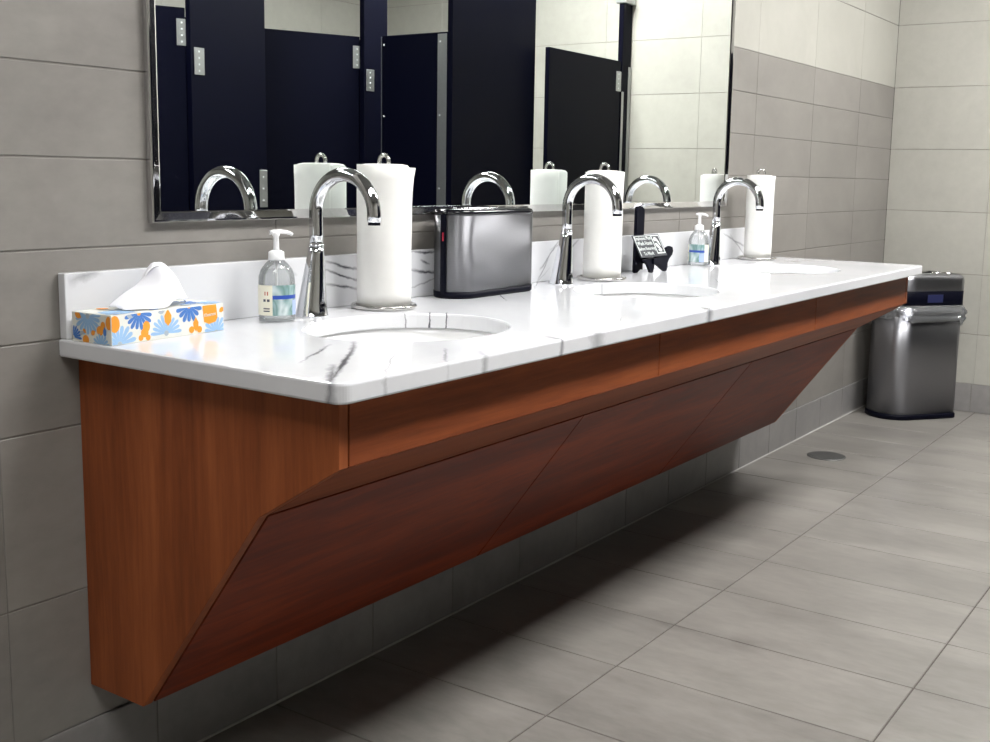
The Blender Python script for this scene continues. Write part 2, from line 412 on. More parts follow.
for sx, sy in SINK: spline([(sx + SA * math.cos(2 * PI * i / 72), sy + SB * math.sin(2 * PI * i / 72)) for i in range(72)])
tmp = bpy.data.objects.new('tmp_curve', cu); COL.objects.link(tmp)
dg = bpy.context.evaluated_depsgraph_get(); me = bpy.data.meshes.new_from_object(tmp.evaluated_get(dg))
bpy.data.objects.remove(tmp); bpy.data.curves.remove(cu)
bm = bmesh.new(); bm.from_mesh(me); bmesh.ops.remove_doubles(bm, verts=bm.verts[:], dist=1e-5)
bmesh.ops.recalc_face_normals(bm, faces=bm.faces[:])
bmesh.ops.translate(bm, verts=bm.verts[:], vec=(-0, 0, (ZT + ZU) / 2)); bm.to_mesh(me); bm.free()
me.materials.clear(); me.materials.append(M['quartz']); me.name = 'slab'
for p in me.polygons: p.use_smooth = False
slab = bpy.data.objects.new('slab', me); COL.objects.link(slab); slab.parent = top; slab.location = -Vector((CX0, 0, ZU))
bsp = B().box((CX0 + .002, -.0205, ZT), (CX1 - .004, -.0015, .9515), M['quartz'], .002, 2).build('backsplash', top); bsp.location = -Vector((CX0, 0, ZU))

# undermount basins
def basin(x, y, label):
    t = thing('sink_basin', label, 'sink', (x, y, ZU - .15), 'undermount sink basins')
    prof_o = [(1.10, .149), (1.10, .140), (1.04, .09), (.85, .02), (.5, -.004), (.06, -.008)]
    prof_i = [(.06, .004), (.5, .010), (.80, .035), (.97, .09), (1.03, .138), (1.04, .149)]
    n = 64; rings = [[(SA * r * math.cos(2 * PI * i / n), SB * r * math.sin(2 * PI * i / n), z) for i in range(n)] for r, z in prof_o + prof_i]
    rings.append(rings[0]); b = B(); b.loft(rings, M['porcelain'], False, False); b.build('bowl', t)
    B().lathe([(.001, .002), (.026, .003), (.028, .007), (.018, .009), (.001, .008)], (0, 0, 0), M['chrome'], 28).build('drain', t)
    return t
for (sx, sy), lb in zip(SINK, ('white oval undermount basin nearest the tissue box', 'white oval undermount basin in front of the middle faucet', 'white oval undermount basin farthest along the counter')):
    basin(sx, sy, lb)

# ------------------------------------------------------------------ faucets
def faucet(x, y, label):
    t = thing('faucet', label, 'faucet', (x, y, ZT), 'gooseneck faucets')
    prof = [(.0335, 0, 0), (.0335, .003, 0), (.0320, .0045, 0), (.0295, .02, -.001), (.0230, .075, -.007), (.0168, .125, -.0125), (.0152, .142, -.014)]
    ci = lambda r, z, dy, n=40: [(r * math.cos(2 * PI * k / n), dy + r * math.sin(2 * PI * k / n), z) for k in range(n)]
    B().loft([ci(*p) for p in prof], M['chrome']).build('body', t)
    B().loft([ci(r, z, -.014) for r, z in ((.0150, .1419), (.0157, .1424), (.0157, .1444), (.0142, .1455))], M['chrome']).build('collar_ring', t)
    R, zc, y0 = .0765, .2070, -.014
    path = [(0, y0, .1475), (0, y0, .165), (0, y0, .185)] + [(0, y0 - R + R * math.cos(a), zc + R * math.sin(a)) for a in [PI * k / 32 for k in range(0, 33)]]
    path += [(0, y0 - 2 * R, zc - .0125)]
    B().tube(path, .0136, M['chrome'], 28).build('spout', t)
    B().tube([(0, y0 - 2 * R, zc - .012), (0, y0 - 2 * R, zc - .0185)], .0120, M['black'], 20).build('aerator', t)
    # sensor eye on the front of the body
    n = Vector((0, -1, .22)).normalized(); c = Vector((0, -.0296, .024))
    u = Vector((1, 0, 0)); w = n.cross(u)
    ring = lambda r, d: [c + n * d + (u * math.cos(2 * PI * i / 24) + w * math.sin(2 * PI * i / 24)) * r for i in range(24)]
    s = B().loft([ring(.0078, -.004), ring(.0078, .0016), ring(.007, .0020)], M['black_gloss'], True, True).build('sensor_bezel', t)
    B().loft([ring(.006, .0018), ring(.006, .0024), ring(.003, .0028)], M['sensor'], True, True).build('sensor_eye', s)
    return t
for x, lb in ((1.6216, 'chrome gooseneck faucet beside the near hand sanitizer bottle'), (2.5631, 'chrome gooseneck faucet right of the steel paper dispenser'), (3.5157, 'chrome gooseneck faucet beside the far hand sanitizer bottle')):
    faucet(x - .007, -.090, lb)

# ------------------------------------------------------------------ paper towel holders and rolls
def towel(x, y, seed, lbh, lbr, loose=1.0, u=(0, 1), R=.0555):
    rnd = random.Random(seed)
    h = thing('towel_holder', lbh, 'paper towel holder', (x, y, ZT), 'countertop towel holders')
    b = B(); b.lathe([(.001, .0042), (.062, .0042), (.0635, .0055), (.0635, .0065), (.001, .0068)], (0, 0, 0), M['steel_wire'], 40)
    b.build('base_plate', h)
    ring = [(.066 * math.cos(2 * PI * i / 48), .066 * math.sin(2 * PI * i / 48), .0052) for i in range(48)]
    B().tube(ring, .0050, M['steel_wire'], 12, True).build('base_ring', h)
    B().tube([(0, 0, .006), (0, 0, .1), (0, 0, .2), (0, 0, .304)], .0045, M['steel_wire'], 12).build('post', h)
    r = .0130
    ux, uy = u
    pts = [(-ux * r, -uy * r, .298)] + [(-ux * r * math.cos(a), -uy * r * math.cos(a), .312 + r * math.sin(a)) for a in [PI * k / 14 for k in range(15)]] + [(ux * r, uy * r, .298)]
    B().tube(pts, .0042, M['steel_wire'], 10).build('loop_handle', h)
    # the roll
    H = .293; z0 = .0075
    t = thing('paper_towel_roll', lbr, 'paper towel roll', (x, y, ZT + z0), 'paper towel rolls')
    n = 64
    def rr(i, z):
        return R + .0008 * math.sin(3 * 2 * PI * i / n + seed) * (z / H)
    prof = [(.0, 1.0), (.003, 1.003), (.1, 1.003), (.2, 1.0), (H - .012, 1.003), (H - .003, 1.0), (H, .98)]
    rings = [[(rr(i, z) * k * math.cos(2 * PI * i / n), rr(i, z) * k * math.sin(2 * PI * i / n), z) for i in range(n)] for z, k in prof]
    rings += [[(R * k * math.cos(2 * PI * i / n), R * k * math.sin(2 * PI * i / n), H + dz) for i in range(n)] for k, dz in ((.9, .004), (.7, .006), (.42, .0065), (.40, .0))]
    rings += [[(R * .40 * math.cos(2 * PI * i / n), R * .40 * math.sin(2 * PI * i / n), .004) for i in range(n)]]
    rings.insert(0, rings[-1])
    B().loft(rings, M['paper'], False, False).build('roll', t)
    # loose outer sheet, peeling away at the top on the side facing the room
    sh = []; m_ = 60
    a0 = math.radians(-245); a1 = math.radians(-5)
    for j in range(12):
        z = .002 + (H + .001) * j / 11; row = []
        for i in range(m_):
            f = i / (m_ - 1); a = a0 + (a1 - a0) * f
            lift = .0016 + .0022 * f + loose * (.010 * max(0, f - .55) / .45 * (max(0, z / H - .72) / .28) ** 1.5)
            lift += .0012 * loose * math.sin(9 * f + z * 30 + seed) * (z / H) * f
            zz = z - (loose * .010 * max(0, f - .5) if j == 11 else 0) + (.002 * math.sin(7 * f + seed) if j == 11 else 0)
            row.append(((R + lift) * math.cos(a), (R + lift) * math.sin(a), zz))
        sh.append(row)
    o = B().loft(sh, M['paper'], closed=False).build('loose_sheet', t)
    md = o.modifiers.new('thick', 'SOLIDIFY'); md.thickness = .0006
    return h, t
towel(1.8190, -.1024, 1, 'steel towel holder with ring base between near faucet and paper dispenser', 'white paper towel roll between near faucet and steel dispenser', 1.5)
towel(2.7504, -.1024, 4, 'steel towel holder with ring base beside the small black sign', 'white paper towel roll beside the small black sign', .35, (0, 1), .0515)
towel(3.8828, -.1024, 8, 'steel towel holder with ring base at the far end of the counter', 'white paper towel roll at the far end of the counter', .45, (.62, -.78), .047)

# ------------------------------------------------------------------ steel multifold towel dispenser
def stadium(x0, x1, y0, y1, r, n=14):
    p = []
    for cx, cy, a in ((x1 - r, y0 + r, -PI / 2), (x1 - r, y1 - r, 0), (x0 + r, y1 - r, PI / 2), (x0 + r, y0 + r, PI)):
        p += [(cx + r * math.cos(a + PI / 2 * i / n), cy + r * math.sin(a + PI / 2 * i / n)) for i in range(n + 1)]
    return p
dx0, dx1, dy0, dy1 = -.166, .166, -.055, .055
dp = thing('paper_dispenser', 'brushed steel countertop paper dispenser with black lid and base', 'dispenser', (2.213, -.083, ZT))
def ringz(sc, z, r=.0545): return [(x, y, z) for x, y in stadium(dx0 + sc, dx1 - sc, dy0 + sc, dy1 - sc, r - sc)]
B().loft([ringz(.004, 0), ringz(.0005, .003), ringz(0, .016)], M['black'], True, True).build('base', dp)
B().loft([ringz(.0015, .0158), ringz(.0015, .195)], M['steel_brush'], True, True).build('body', dp)
lid = B(); lid.loft([ringz(.0008, .194), ringz(.0005, .201), ringz(.003, .206), ringz(.012, .2085)], M['black_gloss'], True, True)
lido = lid.build('lid', dp)
B().loft([[(x, y, z) for x, y in stadium(-.12, .12, -.026, .026, .024)] for z in (.2080, .2105)], M['steel_polish'], True, True).build('slot_rim', lido)
# black seam strip on the rounded left end, with a red tag
def bow(d, a0, a1, n=8): return [(dx0 + .0545 + (.0545 + d) * math.cos(math.radians(a0 + (a1 - a0) * k / n)), (.0545 + d) * math.sin(math.radians(a0 + (a1 - a0) * k / n))) for k in range(n + 1)]
seam = B(); seam.loft([[(x, y, z) for x, y in bow(.0008, 173, 190)] for z in (.012, .1955)], M['black'], closed=False)
so = seam.build('seam_strip', dp)
rt = B(); rt.loft([[(x, y, z) for x, y in bow(.0014, 179, 184, 3)] for z in (.134, .154)], M['red'], closed=False); rt.build('red_tag', so)

# ------------------------------------------------------------------ hand sanitizer bottles
def sanitizer(x, y, label, face):
    t = thing('sanitizer_bottle', label, 'hand sanitizer', (x, y, ZT), 'hand sanitizer bottles', face)
    sy = .85
    prof = [(.033, .0), (.0352, .004), (.0352, .078), (.0345, .088), (.030, .101), (.0215, .112), (.0135, .119), (.0125, .125)]
    B().lathe(prof, (0, 0, 0), M['clear'], 44, 1, sy).build('bottle', t)
    B().lathe([(.032, .003), (.0338, .006), (.0338, .077), (.033, .086), (.029, .098), (.027, .100)], (0, 0, 0), M['gel'], 40, 1, sy).build('gel', t)
    B().lathe([(.0155, .1185), (.0155, .121), (.0148, .134), (.0105, .1365), (.0085, .1375)], (0, 0, 0), M['white_plastic'], 32).build('pump_collar', t)
    b = B(); b.lathe([(.0062, .137), (.0055, .142), (.0050, .163), (.0070, .1655), (.0070, .171), (.0055, .173)], (0, 0, 0), M['white_plastic'], 24)
    b.build('pump_stem', t)
    B().tube([(-.013, 0, .1710), (-.006, 0, .1722), (.01, 0, .1726), (.022, 0, .1714), (.029, 0, .1690), (.033, 0, .1665)], [.0036, .0044, .0042, .0037, .0034, .0030], M['white_plastic'], 14).build('pump_nozzle', t)
    B().tube([(0, 0, .01), (0, 0, .06), (0, 0, .12)], .0022, M['white_plastic'], 10).build('dip_tube', t)
    # wrap-round label: cream sides, green picture, blue band, lavender corner
    lb = B(); na, nz = 48, 24; e = .0007; z0, z1 = .014, .072
    a0, a1 = math.radians(-200), math.radians(20)
    P = lambda i, j, d=e: ((.0352 + d) * math.cos(a0 + (a1 - a0) * i / na), (.0352 + d) * sy * math.sin(a0 + (a1 - a0) * i / na), z0 + (z1 - z0) * j / nz)
    vs = [[lb.bm.verts.new(P(i, j)) for j in range(nz + 1)] for i in range(na + 1)]
    for i in range(na):
        for j in range(nz):
            f, g = (i + .5) / na, (j + .5) / nz
            m = M['lbl_cream']
            if .36 < f < .82:
                m = M['lbl_pic']
                if f > .66 and g < .52: m = M['lbl_lav']
                if .56 < g < .66: m = M['lbl_blue']
            elif .20 < f < .32:
                if .68 < g < .78 and i % 2: m = M['lbl_red']
                elif .46 < g < .54 and i % 3: m = M['lbl_ink']
                elif .14 < g < .3 and j % 2: m = M['lbl_ink']
            fc = lb.bm.faces.new((vs[i][j], vs[i + 1][j], vs[i + 1][j + 1], vs[i][j + 1])); fc.material_index = lb.mi(m); fc.smooth = True
    lb.build('label', t)
    return t
sanitizer(1.513, -.098, 'clear pump bottle of hand sanitizer beside the tissue box', math.radians(-22))
sanitizer(3.440, -.075, 'clear pump bottle of hand sanitizer at the far faucet', math.radians(-100))

# ------------------------------------------------------------------ tissue box
BXW, BXD, BXH = .245, .098, .050
tb = thing('tissue_box', 'white tissue box printed with blue flowers and orange leaves', 'tissue box', (1.2360, -.0780, ZT), None, math.radians(3.0))
b = B(); hx, hy = BXW / 2, BXD / 2
b.box((-hx, -hy, 0), (hx, hy, BXH), M['card_white'], .0012, 2)
def clip(poly, w, h):
    def cl(p, ins, inter):
        out = []
        for i in range(len(p)):
            a, c = p[i - 1], p[i]
            if ins(c):
                if not ins(a): out.append(inter(a, c))
                out.append(c)
            elif ins(a): out.append(inter(a, c))
        return out
    for ax, lim, sg in ((0, 0, 1), (0, w, -1), (1, 0, 1), (1, h, -1)):
        if not poly: return []
        ins = lambda p: sg * (p[ax] - lim) >= 0
        def inter(a, c):
            t = (lim - a[ax]) / (c[ax] - a[ax]); return (a[0] + t * (c[0] - a[0]), a[1] + t * (c[1] - a[1]))
        poly = cl(poly, ins, inter)
    return poly
layer = [0]
def decal(face, poly, m):
    org, U, V, N, w, h = face; e = .001
    p = clip(poly, w - e * 2, h - e * 2)
    if len(p) < 3: return
    layer[0] += 1; d = .0002 + .000008 * layer[0]
    b.poly([Vector(org) + Vector(U) * (q[0] + e) + Vector(V) * (q[1] + e) + Vector(N) * d for q in p], m)
def petal(cx, cy, a, r0, r1, wd):
    c, s = math.cos(a), math.sin(a); pr = [(r0, .12), (r0 + (r1 - r0) * .35, .35), (r0 + (r1 - r0) * .75, .5), (r0 + (r1 - r0) * .93, .38), (r1, 0)]
    pts = [(r, k * wd) for r, k in pr] + [(r, -k * wd) for r, k in pr[-2::-1]]
    return [(cx + r * c - k * s, cy + r * s + k * c) for r, k in pts]
def flower(face, cx, cy, R, n, m, a0=0, a1=2 * PI, mc=None):
    for i in range(n):
        decal(face, petal(cx, cy, a0 + (a1 - a0) * (i + .5) / n, R * .14, R * (1 - .08 * (i % 2)), R * (a1 - a0) / n * .60), m)
    if mc: decal(face, [(cx + R * .14 * math.cos(2 * PI * k / 14), cy + R * .14 * math.sin(2 * PI * k / 14)) for k in range(14)], mc)
def leaf(face, cx, cy, a, ln, wd, m): decal(face, [(cx + math.cos(a) * x - math.sin(a) * y, cy + math.sin(a) * x + math.cos(a) * y) for x, y in [(0, 0), (ln * .25, wd * .5), (ln * .6, wd * .55), (ln, 0), (ln * .6, -wd * .55), (ln * .25, -wd * .5)]], m)
def blob(face, cx, cy, r, m, k=1.0): decal(face, [(cx + r * math.cos(2 * PI * i / 20), cy + r * k * math.sin(2 * PI * i / 20)) for i in range(20)], m)
FR = ((-hx, -hy, 0), (1, 0, 0), (0, 0, 1), (0, -1, 0), BXW, BXH)
LF = ((-hx, hy, 0), (0, -1, 0), (0, 0, 1), (-1, 0, 0), BXD, BXH)
TP = ((-hx, -hy, BXH), (1, 0, 0), (0, 1, 0), (0, 0, 1), BXW, BXD)
RT = ((hx, -hy, 0), (0, 1, 0), (0, 0, 1), (1, 0, 0), BXD, BXH)
Lb, Bl, Or, Gy = M['card_lblue'], M['card_blue'], M['card_orange'], M['card_grey']
# front
flower(FR, .015, .000, .034, 8, Lb, 0, PI, Gy); blob(FR, .006, .034, .010, Or, 1.4)
flower(FR, .055, .048, .030, 8, Bl, PI, 2 * PI, Or)
leaf(FR, .066, .022, PI / 2 + .2, .0, .0, Or); blob(FR, .066, .014, .008, Or); blob(FR, .070, .024, .0075, Or, 1.3)
blob(FR, .058, .006, .005, Or); blob(FR, .073, .005, .005, Or)
flower(FR, .112, .008, .034, 11, Lb, -.1, PI + .1, Gy)
leaf(FR, .116, .020, PI / 2, .030, .014, Or); leaf(FR, .03, .046, -.3, .014, .006, Gy)
leaf(FR, .095, .045, .2, .016, .008, Gy); flower(FR, .163, .050, .030, 7, Bl, PI, 2 * PI, Or)
leaf(FR, .178, .004, PI / 2, .026, .011, Or); blob(FR, .168, .008, .006, Or); blob(FR, .186, .007, .006, Or)
flower(FR, .225, -.002, .030, 8, Lb, 0, PI, Gy)
leaf(FR, .233, .034, .5, .014, .008, Or)
decal(FR, [(.194, .0497), (.226, .0497), (.229, .024), (.224, .017), (.208, .014), (.197, .019)], Or)
# left end
flower(LF, .040, .044, .034, 11, Lb, PI - .3, 2 * PI + .3, Gy); leaf(LF, .008, .047, -.4, .018, .010, Or); flower(LF, .002, .006, .022, 6, Bl, -.2, PI / 2, None)
blob(LF, .034, .004, .008, Or); leaf(LF, .048, .014, .6, .012, .008, Or); blob(LF, .070, .022, .008, Or); blob(LF, .078, .030, .006, Or, 1.3); leaf(LF, .082, .012, PI / 2, .018, .007, Bl)
flower(LF, .072, -.004, .022, 8, Lb, 0, PI, Gy); leaf(LF, .028, .022, -.8, .01, .006, Or); leaf(LF, .018, .012, .4, .014, .006, Gy)
blob(LF, .092, .036, .007, Or, 1.6)
# top and right end
flower(TP, .03, .02, .032, 12, Lb, 0, 2 * PI, Gy); flower(TP, .19, .045, .030, 12, Bl, 0, 2 * PI, Or); flower(TP, .225, .012, .024, 10, Lb, 0, 2 * PI, Gy)
leaf(TP, .16, .015, .3, .03, .012, Gy); leaf(TP, .085, .008, .2, .024, .012, Bl); blob(TP, .045, .078, .010, Or); flower(TP, .12, .090, .025, 10, Lb, PI, 2 * PI, Gy)
flower(RT, .03, .03, .026, 11, Lb, 0, 2 * PI, Gy); flower(RT, .075, .02, .022, 10, Bl, 0, 2 * PI, Or)
# slot film opening on top
decal(TP, [(.122 + .075 * math.cos(2 * PI * i / 28), .047 + .024 * math.sin(2 * PI * i / 28)) for i in range(28)], M['card_grey'])
box_o = b.build('carton', tb)
def text_mesh(body, size, name, m, parent, mw, extrude=.0002, align='CENTER', shear=0, space=1.0):
    cu = bpy.data.curves.new(name, 'FONT'); cu.body = body; cu.size = size; cu.extrude = extrude; cu.align_x = align; cu.align_y = 'CENTER'
    cu.shear = shear; cu.space_character = space; cu.resolution_u = 4
    o = bpy.data.objects.new('tmp_text', cu); COL.objects.link(o)
    me = bpy.data.meshes.new_from_object(o.evaluated_get(bpy.context.evaluated_depsgraph_get()))
    bpy.data.objects.remove(o); bpy.data.curves.remove(cu)
    me.transform(mw); me.materials.clear(); me.materials.append(m); me.name = name
    r = bpy.data.objects.new(name, me); COL.objects.link(r); r.parent = parent; return r
RX = Matrix.Rotation(PI / 2, 4, 'X')
text_mesh('Kleenex', .0085, 'printed_text', M['card_white'], tb, Matrix.Translation((-hx + .2115, -hy - .0012, .032)) @ RX @ Matrix.Rotation(.06, 4, 'Z'))
# the tissue pulled out of the slot: cross-sections from its flopped tip (left) to the curl over the slot
def tissue():
    t = B(); rows = []
    # (x, low edge y, low z, high edge y, high z, bulge)
    K = [(-.092, -.022, .052, .010, .056, .004), (-.070, -.034, .053, .016, .070, .006), (-.046, -.041, .0515, .020, .080, .010), (-.024, -.044, .051, .022, .090, .014),
         (-.008, -.042, .054, .022, .106, .018), (.002, -.038, .060, .020, .122, .018), (.014, -.030, .063, .016, .126, .015), (.028, -.022, .062, .012, .122, .012), (.044, -.013, .058, .010, .106, .008), (.058, -.006, .053, .010, .082, .004), (.066, 0, .0505, .008, .060, .002)]
    n = 14; rnd = random.Random(3)
    for k, (x, y0, z0, y1, z1, bu) in enumerate(K):
        row = []
        for i in range(n):
            f = i / (n - 1); s = math.sin(PI * f)
            y = y0 + (y1 - y0) * f - bu * s * .6 + .0025 * math.sin(3.1 * k + 7 * f); z = z0 + (z1 - z0) * f ** .8 + bu * s * .35 + .0016 * math.sin(1.7 * k + 11 * f) * s
            row.append((x + .016 + .004 * math.sin(5 * f + k), y, max(z, .0505)))
        rows.append(row)
    t.loft(rows, M['tissue'], closed=False)
    # folded-over lip at the crest
    lip = []
    for k, (x, y0, z0, y1, z1, bu) in enumerate(K[4:9]):
        lip.append([(x + .016 - .012 * i / 4 + .004 * math.sin(k), y1 - .002 - .010 * i / 4, z1 + .004 * math.sin(PI * i / 4) - .006 * i / 4) for i in range(5)])
    t.loft(lip, M['tissue'], closed=False)
    o = t.build('tissue', tb)
    sd = o.modifiers.new('smooth', 'SUBSURF'); sd.levels = 2; sd.render_levels = 2
    md = o.modifiers.new('thick', 'SOLIDIFY'); md.thickness = .0006
    return o
tissue()

# ------------------------------------------------------------------ small black wash-hands sign on its plastic stand
sg = thing('sign_stand', 'black plastic easel stand holding the small hand-washing sign', 'sign stand', (3.06, -.06, ZT))
def loc(p): return (p[0] - 3.06, p[1] + .06, p[2] - ZT)
def plate(pts, y, th, name, bev=.0012):
    return B().prism([loc((x, y, z)) for x, z in pts], (0, -th, 0), M['black'], bev, 2).build(name, sg)
plate([(3.027, .8405), (3.030, 1.032), (3.033, 1.040), (3.041, 1.0435), (3.064, 1.0415), (3.077, 1.034), (3.0795, 1.012), (3.078, .955), (3.070, .90)], -.050, .010, 'back_post')
plate([(3.012, .8405), (3.030, .8405), (3.046, .8495), (3.062, .848), (3.062, .95), (3.012, .95)], -.0605, .008, 'side_foot')
plate([(2.995, .884), (3.022, .866), (3.042, .8425), (3.050, .8405), (3.058, .8425), (3.064, .856), (3.068, .872), (3.075, .886)], -.098, .009, 'front_foot')
plate([(3.060, .872), (3.110, .850), (3.132, .8405), (3.143, .8425), (3.149, .853), (3.149, .868), (3.160, .880), (3.178, .891), (3.184, .903), (3.178, .915), (3.160, .919), (3.140, .914), (3.125, .905), (3.075, .905)], -.100, .010, 'rest_arm')
plate([(3.05, .868), (3.10, .868), (3.10, .886), (3.05, .886)], -.0505, .062, 'cradle_bar')
A, Bt, Cc, D = Vector((2.9600, -.080, .9583)), Vector((3.1447, -.080, .957)), Vector((3.1295, -.115, .8971)), Vector((2.965, -.115, .8912))
ux = Vector((1, 0, 0)); uz = Vector((0, -.035, -.064)).normalized() * -1; nn = ux.cross(uz).normalized()
sgn = thing('hand_washing_sign', 'small black sign with white lettering about washing hands, leaning on the stand', 'sign', (3.047, -.0985, .9245))
nrm = nn if nn.y < 0 else -nn
Wd, Hd = .170, .074
MS = Matrix((ux, uz, nrm)).transposed().to_4x4()
def srect(x0, x1, y0, y1, d0, d1, m, bb): bb.box((x0, y0, d0), (x1, y1, d1), m, 0, mat=MS)
bb = B(); bb.box((-Wd / 2, -Hd / 2, -.003), (Wd / 2, Hd / 2, 0), M['sign_black'], .0012, 2, mat=MS); bb.build('panel', sgn)
bb = B(); w_ = .0028
for (x0, x1, y0, y1) in ((-Wd / 2 + .004, -Wd / 2 + .004 + w_, -Hd / 2 + .004, Hd / 2 - .004), (-Wd / 2 + .004, Wd / 2 - .058, Hd / 2 - .004 - .0015, Hd / 2 - .004),
                         (Wd / 2 - .058, Wd / 2 - .058 + w_ * 1.4, -Hd / 2 + .008, Hd / 2 - .004), (Wd / 2 - .058, Wd / 2 - .006, Hd / 2 - .004 - w_, Hd / 2 - .004), (Wd / 2 - .009, Wd / 2 - .006, -Hd / 2 + .008, Hd / 2 - .004), (Wd / 2 - .058, Wd / 2 - .006, -Hd / 2 + .008, -Hd / 2 + .008 + w_ * 1.3)):
    srect(x0, x1, y0, y1, .0001, .0006, M['sign_white'], bb)
bb.build('border', sgn)
bb = B()   # pictogram: two hands under a tap
for pts in ([(.036, .018), (.046, .026), (.058, .024), (.066, .012), (.070, -.004), (.064, -.002), (.058, .010), (.050, .016), (.044, .012)], [(.038, .006), (.050, .006), (.060, -.008), (.068, -.018), (.060, -.020), (.048, -.010), (.040, -.004)], [(.044, -.014), (.054, -.016), (.064, -.023), (.048, -.022)]):
    bb.prism([MS @ Vector((x - .002, y, .0001)) for x, y in pts], nrm * .0005, M['sign_white'])
bb.build('hand_symbol', sgn)
for txt, yv, sz in (('Employees Must', .0245, .0155), ('Wash Hands', .0080, .0180), ('Before Returning', -.0095, .0150), ('To Work', -.0260, .0160)):
    text_mesh(txt, sz, 'lettering', M['sign_white'], sgn, MS @ Matrix.Translation((-.0275, yv, .0003)))

# ------------------------------------------------------------------ mirror
mx0, mx1, mz0, mz1 = 1.2950, 3.789, 1.0310, 2.02
mir = thing('wall_mirror', 'large rectangular wall mirror in polished steel frame above the counter', 'mirror', (mx0, 0, mz0))
O = Vector((mx0, 0, mz0))
fw = .020
B().box((mx0 + fw * .6, -.0105, mz0 + fw * .6), (mx1 - fw * .6, -.003, mz1 - fw * .6), M['mirror']).build('glass', mir).location = -O
# mitred channel: profile from the wall out, sloping to the glass
def rail(c0, c1, inn):
    # c0,c1 outer corner points in (x,z); inn: inward unit (x,z)
    b = B(); d = Vector((c1[0] - c0[0], c1[1] - c0[1])).normalized()
    prof = [(0, -.0015), (0, -.0135), (.002, -.0165), (.005, -.0160), (fw - .0025, -.0130), (fw, -.0122), (fw, -.0106), (fw * .55, -.0106), (fw * .55, -.0015)]
    r0, r1 = [], []
    for q, y in prof:
        r0.append((c0[0] + inn[0] * q + d.x * q, y, c0[1] + inn[1] * q + d.y * q)); r1.append((c1[0] + inn[0] * q - d.x * q, y, c1[1] + inn[1] * q - d.y * q))
    b.loft([r0, r1], M['steel_polish'], True, True, True, False); o = b.build('frame_rail', mir); o.location = -O
rail((mx0, mz0), (mx1, mz0), (0, 1)); rail((mx0, mz1), (mx1, mz1), (0, -1)); rail((mx0, mz0), (mx0, mz1), (1, 0)); rail((mx1, mz0), (mx1, mz1), (-1, 0))

# ------------------------------------------------------------------ waste bin
bn = thing('waste_bin', 'tall brushed steel waste bin with clear liner against the end wall', 'waste bin', (5.543, -.237, 0), None, math.atan2(-.62, .79))
def dring(sc, z, hl=.196, hw=.127, n=25):
    r = []
    for cx, cy, a, q in ((hl, -hw, -PI / 2, .030), (hl, hw, 0, .045), (-hl, hw, PI / 2, .118), (-hl, -hw, PI, .118)):
        ox, oy = cx - math.copysign(q, cx), cy - math.copysign(q, cy)
        r += [(ox + (q + sc) * math.cos(a + PI / 2 * i / (n - 1)), oy + (q + sc) * math.sin(a + PI / 2 * i / (n - 1)), z) for i in range(n)]
    return r
B().loft([dring(.003, 0), dring(.006, .003), dring(.006, .020), dring(.002, .026)], M['black'], True, True).build('base', bn)
B().loft([dring(0, .0255), dring(0, .35), dring(0, .545)], M['steel_can'], True, True).build('body', bn)
B().loft([dring(.0, .5445), dring(.004, .548), dring(.004, .620), dring(.0, .6235)], M['black'], True, True).build('collar', bn)
lidb = B(); lidb.loft([dring(.003, .622), dring(.004, .626), dring(.004, .672), dring(.0, .688), dring(-.012, .698), dring(-.03, .702), dring(-.060, .703)], M['steel_can'], True, False)
lo_ = lidb.build('lid', bn)
op = B(); op.loft([dring(-.060, .7028), dring(-.064, .7045), dring(-.072, .7035), dring(-.074, .68)], M['steel_polish'], False, False); op.loft([dring(-.0735, .680), dring(-.074, .6795)], M['black'], True, True); op.build('opening_rim', lo_)
stk = B(); stk.box((-.020, -.1332, .568), (.066, -.1310, .606), M['sticker'], .0006, 1); stk.build('sticker', bn)
# liner skirt gathered over the rim
ln = B(); rg = []
for j in range(11):
    z = .5535 - .078 * j / 10; base = dring(0, z, n=50); row = []; w = j / 10; N_ = len(base)
    for i, p in enumerate(base):
        a = 2 * PI * i / N_
        flare = .0045 + .020 * math.sin(PI * min(1, w * 1.05)) ** .8 * (1 - .6 * w)
        wob = .007 * w * math.sin(13 * a + 9 * w) + .005 * math.sin(29 * a + 15 * w + 1.0) * math.sin(PI * w) + .006 * math.sin(7 * a - 14 * w) * math.sin(PI * w)
        d = max(flare + wob, .0015)
        q = Vector(base[(i + 1) % N_]) - Vector(base[i - 1]); nrm_ = Vector((q.y, -q.x, 0)).normalized()
        dz = (.018 * math.sin(2 * a + 3.2) + .008 * math.sin(7 * a)) * w
        P_ = Vector(p) + nrm_ * d
        row.append((P_.x, P_.y, z + dz))
    rg.append(row)
ln.loft(rg, M['liner'], False, False); ln.build('liner', bn)

# ------------------------------------------------------------------ floor drain
fd = thing('floor_drain', 'round dark metal floor drain between the vanity and the bin', 'drain', (4.462, -.213, 0))
B().lathe([(.078, .0003), (.078, .002), (.073, .0032), (.066, .0034)], (0, 0, 0), M['drain'], 48, cap0=True, cap1=True).build('rim', fd)
g = B()
for i in range(-5, 6):
    y = i * .0115; hw = math.sqrt(max(0, .064 ** 2 - y * y)) - .002
    if hw > .005: g.box((-hw, y - .0035, .0032), (hw, y + .0035, .0046), M['drain'])
g.build('grate', fd)

